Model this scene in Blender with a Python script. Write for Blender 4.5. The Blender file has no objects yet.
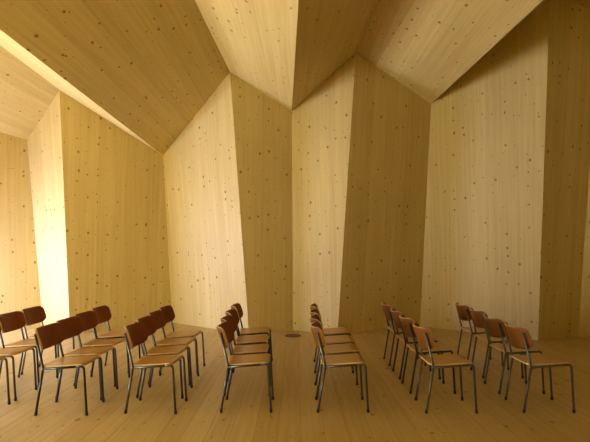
import bpy, bmesh, math, random
from mathutils import Vector
random.seed(7)
sc = bpy.context.scene
COL = sc.collection
R = math.radians

# ---------------------------------------------------------------- helpers
def mesh_obj(name, verts, faces, mats, parent=None, fmat=None, uvs=None, smooth=False):
    me = bpy.data.meshes.new(name)
    me.from_pydata([tuple(v) for v in verts], [], faces)
    for m in (mats if isinstance(mats, (list, tuple)) else [mats]):
        me.materials.append(m)
    if fmat:
        for p, k in zip(me.polygons, fmat):
            p.material_index = k
    if uvs:
        lay = me.uv_layers.new(name='UVMap')
        for p in me.polygons:
            for li in p.loop_indices:
                lay.data[li].uv = uvs[me.loops[li].vertex_index]
    if smooth:
        for p in me.polygons:
            p.use_smooth = True
    me.validate()
    bm = bmesh.new(); bm.from_mesh(me)
    bmesh.ops.recalc_face_normals(bm, faces=bm.faces)
    bm.to_mesh(me); bm.free()
    o = bpy.data.objects.new(name, me)
    COL.objects.link(o)
    if parent:
        o.parent = parent
    return o

def empty(name, loc=(0, 0, 0)):
    o = bpy.data.objects.new(name, None)
    o.empty_display_size = 0.2
    o.location = loc
    COL.objects.link(o)
    return o

def box(name, a, b, mat, parent=None):
    x0, y0, z0 = a; x1, y1, z1 = b
    v = [(x0,y0,z0),(x1,y0,z0),(x1,y1,z0),(x0,y1,z0),(x0,y0,z1),(x1,y0,z1),(x1,y1,z1),(x0,y1,z1)]
    f = [(0,3,2,1),(4,5,6,7),(0,1,5,4),(1,2,6,5),(2,3,7,6),(3,0,4,7)]
    return mesh_obj(name, v, f, mat, parent)

# ---------------------------------------------------------------- materials
class NT:
    def __init__(self, name):
        self.m = bpy.data.materials.new(name); self.m.use_nodes = True
        self.t = self.m.node_tree; self.n = self.t.nodes
        self.bsdf = self.n['Principled BSDF']
    def add(self, typ, **kw):
        n = self.n.new(typ)
        for k, v in kw.items():
            if k.startswith('i_'):
                key = k[2:]
                n.inputs[int(key) if key.isdigit() else key].default_value = v
            else:
                setattr(n, k, v)
        return n
    def l(self, a, b):
        self.t.links.new(a, b)
    def math(self, op, a, b=None, c=None, clamp=False):
        n = self.n.new('ShaderNodeMath'); n.operation = op; n.use_clamp = clamp
        for i, v in enumerate((a, b, c)):
            if v is None: continue
            if isinstance(v, (int, float)): n.inputs[i].default_value = v
            else: self.l(v, n.inputs[i])
        return n.outputs[0]
    def mix(self, fac, a, b, mode='MIX'):
        n = self.n.new('ShaderNodeMix'); n.data_type = 'RGBA'; n.blend_type = mode
        for s, v in ((n.inputs['Factor'], fac), (n.inputs['A'], a), (n.inputs['B'], b)):
            if isinstance(v, (int, float)): s.default_value = v
            elif isinstance(v, tuple): s.default_value = v
            else: self.l(v, s)
        return n.outputs['Result']
    def ramp(self, fac, lo, hi):
        n = self.n.new('ShaderNodeMapRange'); n.interpolation_type = 'SMOOTHSTEP'
        self.l(fac, n.inputs['Value'])
        for k, v in (('From Min', lo), ('From Max', hi)):
            if isinstance(v, (int, float)): n.inputs[k].default_value = v
            else: self.l(v, n.inputs[k])
        return n.outputs['Result']
    def vec(self, src, scale, loc=(0, 0, 0)):
        n = self.n.new('ShaderNodeMapping'); n.inputs['Scale'].default_value = scale
        n.inputs['Location'].default_value = loc
        self.l(src, n.inputs['Vector']); return n.outputs['Vector']
    def noise(self, vec, scale, detail=3, rough=.5):
        n = self.n.new('ShaderNodeTexNoise'); n.inputs['Scale'].default_value = scale
        n.inputs['Detail'].default_value = detail; n.inputs['Roughness'].default_value = rough
        self.l(vec, n.inputs['Vector']); return n.outputs['Fac']

def knots(g, uv, scale, thr, gain, loc):
    """mask of round dark knots scattered over a surface"""
    v = g.vec(uv, (scale, scale * .8, 1), loc)
    warp = g.noise(g.vec(uv, (1, 1, 1)), 14, 2)
    vo = g.add('ShaderNodeTexVoronoi'); vo.voronoi_dimensions = '2D'
    vo.inputs['Scale'].default_value = 1; g.l(v, vo.inputs['Vector'])
    sp = g.add('ShaderNodeSeparateColor'); g.l(vo.outputs['Color'], sp.inputs[0])
    r = g.math('MULTIPLY', g.math('MAXIMUM', g.math('SUBTRACT', sp.outputs[0], thr), 0), gain)
    d = g.math('ADD', vo.outputs['Distance'], g.math('MULTIPLY', g.math('SUBTRACT', warp, .5), .10))
    core = g.math('SUBTRACT', 1, g.ramp(d, g.math('MULTIPLY', r, .5), g.math('ADD', g.math('MULTIPLY', r, 1.1), .002)))
    has = g.math('GREATER_THAN', r, .004)
    return g.math('MULTIPLY', core, has)

def timber(name, base, dark, rough=.55):
    g = NT(name)
    uv = g.add('ShaderNodeUVMap').outputs[0]
    sx = g.add('ShaderNodeSeparateXYZ'); g.l(uv, sx.inputs[0])
    # laminations (boards run along v)
    bid = g.math('FLOOR', g.math('DIVIDE', sx.outputs[0], .125))
    wn = g.add('ShaderNodeTexWhiteNoise'); wn.noise_dimensions = '1D'; g.l(bid, wn.inputs['W'])
    streak = g.noise(g.vec(uv, (26, .55, 1)), 1, 5, .6)
    fine = g.noise(g.vec(uv, (110, 1.6, 1)), 1, 3, .6)
    blot = g.noise(g.vec(uv, (1.1, .5, 1)), 1, 2)
    f = g.math('ADD', g.math('MULTIPLY', g.math('SUBTRACT', streak, .5), 1.15),
               g.math('MULTIPLY', g.math('SUBTRACT', fine, .5), .45))
    f = g.math('ADD', f, g.math('MULTIPLY', g.math('SUBTRACT', wn.outputs['Value'], .5), .24))
    f = g.math('ADD', f, g.math('MULTIPLY', g.math('SUBTRACT', blot, .5), .45))
    f = g.math('ADD', f, .36, clamp=True)
    c = g.mix(f, base, dark)
    # glue line between laminations
    fr = g.math('FRACT', g.math('DIVIDE', sx.outputs[0], .125))
    line = g.math('LESS_THAN', fr, .018)
    line = g.math('MULTIPLY', line, g.math('MULTIPLY', wn.outputs['Value'], .34))
    c = g.mix(line, c, (.20, .105, .03, 1))
    k1 = knots(g, uv, 5.8, .45, .26, (3.1, 1.7, 0))
    k2 = knots(g, uv, 9.3, .64, .25, (7.3, 9.2, 0))
    k = g.math('MAXIMUM', k1, k2)
    c = g.mix(g.math('MULTIPLY', k, .88), c, (.24, .115, .016, 1))
    g.l(c, g.bsdf.inputs['Base Color'])
    g.bsdf.inputs['Roughness'].default_value = rough
    g.bsdf.inputs['Specular IOR Level'].default_value = .3
    return g.m

PINE = timber('pale_spruce_panel', (.68, .55, .21, 1), (.46, .335, .088, 1))

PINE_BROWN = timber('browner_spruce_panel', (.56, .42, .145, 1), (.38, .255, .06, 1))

def floor_mat():
    g = NT('spruce_floor_boards')
    uv = g.add('ShaderNodeUVMap').outputs[0]
    br = g.add('ShaderNodeTexBrick'); br.offset = .37; br.offset_frequency = 2
    br.inputs['Scale'].default_value = 1; br.inputs['Brick Width'].default_value = 2.9
    br.inputs['Row Height'].default_value = .19; br.inputs['Mortar Size'].default_value = .0022
    br.inputs['Mortar Smooth'].default_value = .3
    br.inputs['Color1'].default_value = (0, 0, 0, 1); br.inputs['Color2'].default_value = (1, 1, 1, 1)
    br.inputs['Mortar'].default_value = (.5, .5, .5, 1)
    sw = g.add('ShaderNodeSeparateXYZ'); g.l(uv, sw.inputs[0])
    cb = g.add('ShaderNodeCombineXYZ'); g.l(sw.outputs[1], cb.inputs[0]); g.l(sw.outputs[0], cb.inputs[1])
    g.l(cb.outputs[0], br.inputs['Vector'])
    streak = g.noise(g.vec(uv, (22, .8, 1)), 1, 5, .6)
    fine = g.noise(g.vec(uv, (90, 2.2, 1)), 1, 3, .6)
    tone = g.math('MULTIPLY', g.math('SUBTRACT', br.outputs['Color'], .5), .3)
    f = g.math('ADD', g.math('MULTIPLY', g.math('SUBTRACT', streak, .5), 1.2), tone)
    f = g.math('ADD', f, g.math('MULTIPLY', g.math('SUBTRACT', fine, .5), .4))
    f = g.math('ADD', f, .42, clamp=True)
    c = g.mix(f, (.58, .44, .17, 1), (.36, .235, .055, 1))
    k = g.math('MAXIMUM', knots(g, uv, 4.6, .55, .3, (1.3, 4.4, 0)), knots(g, uv, 8, .6, .24, (5.5, 2.2, 0)))
    c = g.mix(g.math('MULTIPLY', k, .7), c, (.17, .07, .02, 1))
    c = g.mix(g.math('MULTIPLY', br.outputs['Fac'], .62), c, (.13, .065, .02, 1))
    g.l(c, g.bsdf.inputs['Base Color'])
    g.bsdf.inputs['Roughness'].default_value = .42
    g.bsdf.inputs['Specular IOR Level'].default_value = .35
    return g.m
FLOOR = floor_mat()

def ply(name, a, b, rough, spec=.5):
    g = NT(name)
    ob = g.add('ShaderNodeTexCoord').outputs['Object']
    n = g.noise(g.vec(ob, (6, 70, 6)), 1, 4, .6)
    n2 = g.noise(g.vec(ob, (5, 5, 5)), 1, 2)
    f = g.math('ADD', g.math('MULTIPLY', n, .7), g.math('MULTIPLY', n2, .3), clamp=True)
    g.l(g.mix(f, a, b), g.bsdf.inputs['Base Color'])
    g.bsdf.inputs['Roughness'].default_value = rough
    g.bsdf.inputs['Specular IOR Level'].default_value = spec
    return g.m
SEAT = ply('varnished_seat_plywood', (.56, .315, .062, 1), (.36, .18, .03, 1), .33)
BACK = ply('dark_varnished_back_plywood', (.26, .073, .014, 1), (.145, .036, .008, 1), .36, .35)
REAR = ply('orange_varnished_back_plywood', (.225, .085, .010, 1), (.13, .046, .006, 1), .5, .2)
EDGE = ply('pale_plywood_edge', (.78, .57, .27, 1), (.60, .38, .14, 1), .5)

def metal(name, col, rough, met):
    g = NT(name)
    ob = g.add('ShaderNodeTexCoord').outputs['Object']
    n = g.noise(ob, 40, 3)
    c = g.mix(n, tuple(x * .8 for x in col) + (1,), tuple(min(1, x * 1.2) for x in col) + (1,))
    g.l(c, g.bsdf.inputs['Base Color'])
    g.bsdf.inputs['Roughness'].default_value = rough
    g.bsdf.inputs['Metallic'].default_value = met
    return g.m
STEEL = metal('grey_steel_tube', (.12, .115, .10), .38, .75)
BLACK = metal('black_lacquered_tube', (.022, .02, .018), .35, .1)
RUBBER = metal('black_rubber', (.015, .014, .013), .7, 0)
BRONZE = metal('dark_bronze_lid', (.13, .07, .03), .5, .4)
FRAMEM = metal('grey_window_frame', (.3, .3, .29), .5, 0)
def pane_mat():
    g = NT('clear_window_pane')
    tr = g.add('ShaderNodeBsdfTransparent'); gl = g.add('ShaderNodeBsdfGlossy', i_Roughness=.03)
    fr = g.add('ShaderNodeFresnel', i_IOR=1.25)
    mx = g.add('ShaderNodeMixShader'); g.l(fr.outputs[0], mx.inputs[0])
    g.l(tr.outputs[0], mx.inputs[1]); g.l(gl.outputs[0], mx.inputs[2])
    g.l(mx.outputs[0], g.n['Material Output'].inputs['Surface'])
    return g.m
PANE = pane_mat()

# ---------------------------------------------------------------- folded shell (metres; x right, y away, z up)
B = {  # wall feet
 0: (-6.20, 7.22, 0), 27: (-4.837, 8.254, 0), 60: (-3.976, 7.598, 0), 163: (-2.505, 8.757, 0),
 230: (-.813, 7.600, 0), 292: (-.037, 7.928, 0), 355: (.746, 7.549, 0), 431: (2.425, 8.342, 0),
 550: (3.980, 7.043, 0), 8: (4.813, 7.313, 0), 9: (6.25, 6.20, 0)}
T = {  # where wall and roof plates meet
 0: (-6.20, 7.27, 4.30), 27: (-5.091, 8.169, 3.570), 60: (-3.976, 7.259, 4.181), 163: (-2.586, 8.425, 3.332),
 230: (-1.100, 7.275, 4.491), 292: (-.059, 7.737, 3.972), 355: (1.014, 7.180, 4.778), 's': (1.379, 7.36771, 4.63258),
 431: (2.515, 7.952, 4.180), 550: (3.948, 6.658, 5.475), 8: (4.963, 6.997, 5.336), 9: (6.25, 5.95, 6.1)}
P = {  # a second point on each roof fold
 0: (-6.20, 5.6, 4.28), 27: (-5.108, 7.445, 3.520), 60: (-3.829, 5.581, 4.176), 163: (-2.660, 3.878, 3.468),
 230: (-1.211, 5.181, 4.492), 292: (.033, 4.019, 3.817), 355: (1.128, 5.642, 4.760), 's': (1.516, 5.387, 4.612),
 431: (2.665, 4.621, 4.167), 550: (4.06, 4.6, 5.46), 8: (5.04, 4.6, 5.28), 9: (6.25, 4.6, 6.1)}
YN = -1.6       # plane of the wall behind the camera
Q = {}
for k in T:
    t, p = Vector(T[k]), Vector(P[k])
    Q[k] = tuple(t + (p - t) * ((YN - t.y) / (p.y - t.y)))

def plate(name, quad, off, vdir, parent, shift, mat=PINE):
    """solid timber plate: inner quad, outer copy moved by off; board direction vdir"""
    q = [Vector(c) for c in quad]
    n = (q[2] - q[0]).cross(q[3] - q[1]).normalized()
    vd = Vector(vdir); vd = (vd - n * vd.dot(n)).normalized()
    ud = vd.cross(n)
    vs = q + [c + Vector(off) for c in q]
    uv = [(c.dot(ud) + shift[0], c.dot(vd) + shift[1]) for c in vs]
    f = [(0, 1, 2, 3), (7, 6, 5, 4)] + [(i, 4 + i, 4 + (i + 1) % 4, (i + 1) % 4) for i in range(4)]
    return mesh_obj(name, vs, f, mat, parent, uvs=uv)

far = empty('wall_far'); far['kind'] = 'structure'
order = [0, 27, 60, 163, 230, 292, 355, 431, 550, 8, 9]
for i in range(len(order) - 1):
    a, b = order[i], order[i + 1]
    plate('wall_panel', (B[a], B[b], T[b], T[a]), (0, .16, 0), (0, 0, 1), far, (i * 3.37, i * 5.13))
roof = empty('ceiling'); roof['kind'] = 'structure'
order = [0, 27, 60, 163, 230, 292, 355, 's', 431, 550, 8, 9]
for i in range(len(order) - 1):
    a, b = order[i], order[i + 1]
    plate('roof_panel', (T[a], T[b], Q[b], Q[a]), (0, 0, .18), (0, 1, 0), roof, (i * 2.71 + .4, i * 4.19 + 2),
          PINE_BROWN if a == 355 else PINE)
# floor, with the folded outline of the far wall
fo = [B[k] for k in [0, 27, 60, 163, 230, 292, 355, 431, 550, 8, 9]]
ring = [(-6.2, YN, 0)] + [tuple(v) for v in fo] + [(6.25, YN, 0)]
nv = len(ring)
verts = ring + [(x, y, -.2) for x, y, z in ring]
faces = [tuple(range(nv)), tuple(reversed(range(nv, 2 * nv)))] + [(i, (i + 1) % nv, nv + (i + 1) % nv, nv + i) for i in range(nv)]
fl = mesh_obj('floor', verts, faces, FLOOR, uvs=[(v[0] + 20.09, v[1] + 9) for v in verts]); fl['kind'] = 'structure'
# wall behind the camera and closed right end, cut to the roof profile
no = [0, 27, 60, 163, 230, 292, 355, 's', 431, 550, 8, 9]
prof = [(-6.2, YN, 0)] + [(Q[k][0], YN, Q[k][2]) for k in no] + [(6.25, YN, 0)]
nv = len(prof)
verts = prof + [(x, y - .16, z) for x, y, z in prof]
faces = [tuple(range(nv)), tuple(reversed(range(nv, 2 * nv)))] + [(i, (i + 1) % nv, nv + (i + 1) % nv, nv + i) for i in range(nv)]
wn_ = mesh_obj('wall_near', verts, faces, PINE, uvs=[(v[0] + 31, v[2] + 3) for v in verts]); wn_['kind'] = 'structure'
w = plate('wall_right', ((6.25, YN, 0), B[9], T[9], Q[9]), (.16, 0, 0), (0, 0, 1), None, (5.3, 8.8)); w['kind'] = 'structure'

# ---------------------------------------------------------------- left end: timber wall with two low glazed openings
XW = -6.2
LH = 1.75
OPEN = [(1.0, 3.6), (5.9, 7.2)]
wl = empty('wall_left'); wl['kind'] = 'structure'
def left_piece(a, b, z1, z2, top=None, sh=(0, 0)):
    q = ((XW, a, z1), (XW, b, z1), top[0] if top else (XW, b, z2), top[1] if top else (XW, a, z2))
    plate('wall_panel', q, (-.14, 0, 0), (0, 0, 1), wl, sh)
left_piece(YN, 7.27, LH, 0, (T[0], Q[0]), (9.1, 4.4))
left_piece(YN, OPEN[0][0], 0, LH, None, (2.1, 7.4))
left_piece(OPEN[0][1], OPEN[1][0], 0, LH, None, (4.2, 1.4))
left_piece(OPEN[1][1], 7.27, 0, LH, None, (6.2, 1.4))
box('sun_blocker', (XW - 2.3, 5.2, LH + .02), (XW - .14, 9.5, LH + .12), PINE, wl)   # added unseen slab that keeps direct sun out of the far opening
for wi, (y0, y1) in enumerate(OPEN):
    win = empty('window_%d' % (wi + 1), (XW, (y0 + y1) / 2, 0)); win['kind'] = 'structure'
    def wbox(name, a, b, m):
        return box(name, tuple(Vector(a) - win.location), tuple(Vector(b) - win.location), m, win)
    ym = (y0 + y1) / 2
    for y in (y0 + .025, ym, y1 - .025):
        wbox('mullion', (XW - .12, y - .025, 0), (XW - .04, y + .025, LH), FRAMEM)
    wbox('sill', (XW - .12, y0, 0), (XW - .04, y1, .06), FRAMEM)
    wbox('head', (XW - .12, y0, LH - .05), (XW - .04, y1, LH), FRAMEM)
    for a, b in ((y0 + .05, ym - .025), (ym + .025, y1 - .05)):
        wbox('pane', (XW - .075, a, .06), (XW - .065, b, LH - .05), PANE)

# ---------------------------------------------------------------- chair
def tube(name, pts, r, mat, parent, nseg=12, bend=.04, cap=True):
    P_ = [Vector(p) for p in pts]
    path = [P_[0]]
    for i in range(1, len(P_) - 1):
        a, b, c = P_[i - 1], P_[i], P_[i + 1]
        d1, d2 = (a - b).normalized(), (c - b).normalized()
        e = min(bend, (a - b).length * .48, (c - b).length * .48)
        s, t = b + d1 * e, b + d2 * e
        for k in range(7):
            u = k / 6
            path.append(s * (1 - u) ** 2 + b * 2 * u * (1 - u) + t * u * u)
    path.append(P_[-1])
    vs, fs = [], []
    ref = None
    for i, p in enumerate(path):
        d = (path[min(i + 1, len(path) - 1)] - path[max(i - 1, 0)]).normalized()
        if ref is None:
            ref = d.orthogonal().normalized()
        ref = (ref - d * ref.dot(d)).normalized()
        o = d.cross(ref)
        for k in range(nseg):
            a = 2 * math.pi * k / nseg
            vs.append(p + (ref * math.cos(a) + o * math.sin(a)) * r)
    for i in range(len(path) - 1):
        for k in range(nseg):
            k2 = (k + 1) % nseg
            fs.append((i * nseg + k, i * nseg + k2, (i + 1) * nseg + k2, (i + 1) * nseg + k))
    fs.append(tuple(range(nseg))); fs.append(tuple(range((len(path) - 1) * nseg, len(path) * nseg)))
    o = mesh_obj(name, vs, fs, mat, parent)
    for p in o.data.polygons:
        p.use_smooth = len(p.vertices) == 4
    return o

def shell(name, hw, h0, h1, rad, fn, th, mats, parent, nx=25, ny=11):
    """bent plywood sheet: outline is a rectangle |s|<hw, h0<t<h1 with rounded corners; fn(s,t)->(point, normal)"""
    ss = [hw * math.sin(math.pi / 2 * (2 * i / (nx - 1) - 1)) for i in range(nx)]
    vs, fs, fm = [], [], []
    def corner(s, r):
        d = abs(s) - (hw - r)
        return 0 if d <= 0 else r - math.sqrt(max(r * r - d * d, 0))
    for side in (.5, -.5):
        for s in ss:
            lo, hi = h0 + corner(s, rad[0]), h1 - corner(s, rad[1])
            for j in range(ny):
                t = lo + (hi - lo) * j / (ny - 1)
                p, n = fn(s, t)
                vs.append(Vector(p) + Vector(n).normalized() * th * side)
    N = nx * ny
    for i in range(nx - 1):
        for j in range(ny - 1):
            a = i * ny + j
            fs.append((a, a + ny, a + ny + 1, a + 1)); fm.append(0)
            fs.append((N + a, N + a + 1, N + a + ny + 1, N + a + ny)); fm.append(len(mats) - 1 if len(mats) > 2 else 0)
    rim = [i * ny for i in range(nx)] + [(nx - 1) * ny + j for j in range(1, ny)] + \
          [i * ny + ny - 1 for i in range(nx - 2, -1, -1)] + [j for j in range(ny - 2, 0, -1)]
    for k in range(len(rim)):
        a, b = rim[k], rim[(k + 1) % len(rim)]
        fs.append((a, b, N + b, N + a)); fm.append(1)
    o = mesh_obj(name, vs, fs, mats, parent, fmat=fm)
    for p in o.data.polygons:
        p.use_smooth = p.material_index != 1
    return o

LY = .168                       # half the leg spacing
J = (-.155, .413); FB = (.206, .439)
TR = .0105
TILT = R(18)
BW, BOW = .198, .085
def make_chair(mt):
    root = empty('plywood_chair')
    def rail_z(x): return J[1] + (x - J[0]) * (FB[1] - J[1]) / (FB[0] - J[0])
    for s in (-1, 1):
        y = s * LY
        # front leg with its bend, seat rail, back upright, rear leg
        f = tube('leg', [(.135, y, rail_z(.135)), (FB[0], y, FB[1]), (.232, y, .012)], TR, mt, root, bend=.045)
        tube('foot_cap', [(.2305, y, .032), (.2325, y, 0)], .0128, RUBBER, f)
        tube('seat_rail', [(J[0], y, J[1]), (.14, y, rail_z(.14))], TR, mt, root)
        tube('back_upright', [(J[0] + .02, y, rail_z(J[0] + .02)), (J[0], y, J[1]), (-.230, y, .728)], TR, mt, root, bend=.018)
        g = tube('leg', [(J[0] - .004, y, J[1] - .004), (-.224, y, .012)], TR, mt, root)
        tube('foot_cap', [(-.2212, y, .032), (-.2255, y, 0)], .0128, RUBBER, g)
    tube('crossbar', [(-.10, -LY, rail_z(-.10) - .004), (-.10, LY, rail_z(-.10) - .004)], .008, mt, root)
    tube('crossbar', [(.10, -LY, rail_z(.10) - .004), (.10, LY, rail_z(.10) - .004)], .008, mt, root)
    # seat: dished, front edge rolled down
    def seat_fn(s, t):
        def z(s, t):
            k = rail_z(t) + TR + .006
            k += .004 * (s / .166) ** 2 - .003
            k += .010 * max(0, (-.06 - t) / .12) ** 2
            k -= .010 * max(0, (t - .154) / .056) ** 2
            return k
        e = 1e-3
        nx_ = -(z(s, t + e) - z(s, t - e)) / (2 * e); ny_ = -(z(s + e, t) - z(s - e, t)) / (2 * e)
        return (t, s, z(s, t)), (nx_, ny_, 1)
    shell('seat', .166, -.188, .210, (.04, .04), seat_fn, .011, [SEAT, EDGE], root)
    # backrest: leaned back, bowed round the sitter
    up = Vector((-math.sin(TILT), 0, math.cos(TILT))); fw = Vector((math.cos(TILT), 0, math.sin(TILT)))
    base = Vector((-.230, 0, .728)) - up * .072
    def back_fn(s, t):
        bow = BOW * (s / BW) ** 2
        tt = t + .006 * (1 - (s / BW) ** 2) * (1 if t > 0 else -.3)
        p = base + up * tt + fw * (bow - BOW * (LY / BW) ** 2 + TR + .0062) + Vector((0, s, 0))
        n = fw + Vector((0, -2 * BOW * s / BW ** 2, 0))
        return p, n
    shell('backrest', BW, -.088, .116, (.062, .055), back_fn, .014, [BACK, EDGE, REAR], root)
    return root

proto = {'grey': make_chair(STEEL), 'black': make_chair(BLACK)}
used = set()
def copy_chair(src):
    r = src.copy(); COL.objects.link(r)
    for ch in list(src.children):
        c = ch.copy(); COL.objects.link(c); c.parent = r
        for gch in list(ch.children):
            d = gch.copy(); COL.objects.link(d); d.parent = c
    return r

# rows (left to right); each from the nearest chair to the farthest: rear-leg x, near-leg y, turn (deg), frame
ROWS = [
 ('leftmost line', [(-3.20, 3.79, 0, 'grey'), (-3.20, 4.22, 0, 'grey'), (-3.215, 4.65, -2, 'black'), (-3.24, 5.10, -2, 'grey')]),
 ('second line from the left', [(-2.322, 3.85, 0, 'black'), (-2.355, 4.25, -3, 'grey'), (-2.39, 4.67, -4, 'black'), (-2.435, 5.15, -3, 'black')]),
 ('third line from the left', [(-1.53, 3.89, -2, 'grey'), (-1.575, 4.30, -2, 'grey'), (-1.60, 4.72, -3, 'grey'), (-1.62, 5.16, -2, 'grey')]),
 ('fourth line from the left', [(-.675, 3.92, 0, 'grey'), (-.715, 4.36, 0, 'black'), (-.745, 4.84, 0, 'black'), (-.765, 5.40, 0, 'black')]),
 ('line just right of the floor lid', [(.21, 3.92, 0, 'grey'), (.225, 4.38, 0, 'grey'), (.24, 4.83, 0, 'grey'), (.257, 5.36, 0, 'grey')]),
 ('second line from the right', [(1.19, 3.90, 0, 'grey'), (1.19, 4.43, 0, 'black'), (1.20, 4.92, 0, 'black'), (1.21, 5.50, 0, 'black')]),
 ('rightmost line', [(2.08, 3.91, 0, 'grey'), (2.10, 4.42, 0, 'grey'), (2.17, 4.96, 0, 'grey'), (2.19, 5.48, 0, 'grey')]),
]
POS = ['nearest of the', 'second nearest of the', 'third nearest of the', 'farthest of the']
for rname, cs in ROWS:
    for k, (x, y, a, fr) in enumerate(cs):
        if fr in used:
            o = copy_chair(proto[fr])
        else:
            o = proto[fr]; used.add(fr)
        o.location = (x + .225, y + LY, 0)
        o.rotation_euler = (0, 0, R(a))
        o['label'] = 'plywood chair with %s frame, %s %s' % (fr, POS[k], rname)
        o['category'] = 'chair'
        o['group'] = 'plywood chairs in seven lines of four'

# ---------------------------------------------------------------- floor lid by the wall
def disc(name, rings, mat, parent=None, n=40):
    vs, fs = [], []
    for r, z in rings:
        for k in range(n):
            a = 2 * math.pi * k / n
            vs.append((r * math.cos(a), r * math.sin(a), z))
    for i in range(len(rings) - 1):
        for k in range(n):
            k2 = (k + 1) % n
            fs.append((i * n + k, i * n + k2, (i + 1) * n + k2, (i + 1) * n + k))
    fs.append(tuple(range(n))); fs.append(tuple(range((len(rings) - 1) * n, len(rings) * n)))
    return mesh_obj(name, vs, fs, mat, parent)
lid = empty('floor_outlet', (-.035, 7.42, 0))
lid['label'] = 'dark round outlet lid set in the floor at the foot of the middle wall fold'
lid['category'] = 'floor outlet'
disc('rim', [(.14, 0), (.14, .006), (.135, .008), (.118, .008), (.118, .003)], BRONZE, lid)
disc('lid', [(.114, 0.0005), (.114, .006), (.110, .0075)], BRONZE, lid)

# ---------------------------------------------------------------- light: overcast daylight through the glazed left end
world = bpy.data.worlds.new('World'); sc.world = world; world.use_nodes = True
bg = world.node_tree.nodes['Background']
bg.inputs['Color'].default_value = (.86, .93, 1, 1); bg.inputs['Strength'].default_value = 1.0
for (y0, y1), en, colr in zip(OPEN, (325, 125), ((1, .97, .84), (1, 1.06, 2.0))):
    ld = bpy.data.lights.new('window_daylight', 'AREA'); ld.shape = 'RECTANGLE'
    ld.size = y1 - y0 - .02; ld.size_y = LH - .1; ld.energy = en; ld.color = colr
    lo = bpy.data.objects.new('window_daylight', ld); COL.objects.link(lo)
    lo.location = (XW - .01, (y0 + y1) / 2, LH / 2 + .02)
    lo.rotation_euler = (R(90), 0, R(-90))

sd = bpy.data.lights.new('sun', 'SUN'); sd.energy = 90; sd.angle = R(.6); sd.color = (1, 1, 1.05)
so = bpy.data.objects.new('sun', sd); COL.objects.link(so); so.location = (-9, 6, 5)
so.rotation_euler = Vector((.68, -.25, -.69)).to_track_quat('-Z', 'Y').to_euler()

# ---------------------------------------------------------------- camera
cd = bpy.data.cameras.new('camera'); cd.sensor_width = 36; cd.lens = 430 / 590 * 36
cd.shift_y = 29 / 590
cam = bpy.data.objects.new('camera', cd); COL.objects.link(cam)
cam.location = (0, 0, 1.48); cam.rotation_euler = (R(90), 0, 0)
sc.camera = cam
sc.view_settings.view_transform = 'Standard'; sc.view_settings.look = 'None'
sc.view_settings.gamma = 1; sc.view_settings.use_curve_mapping = False
sc.view_settings.exposure = 0.06
sc.cycles.diffuse_bounces = 6
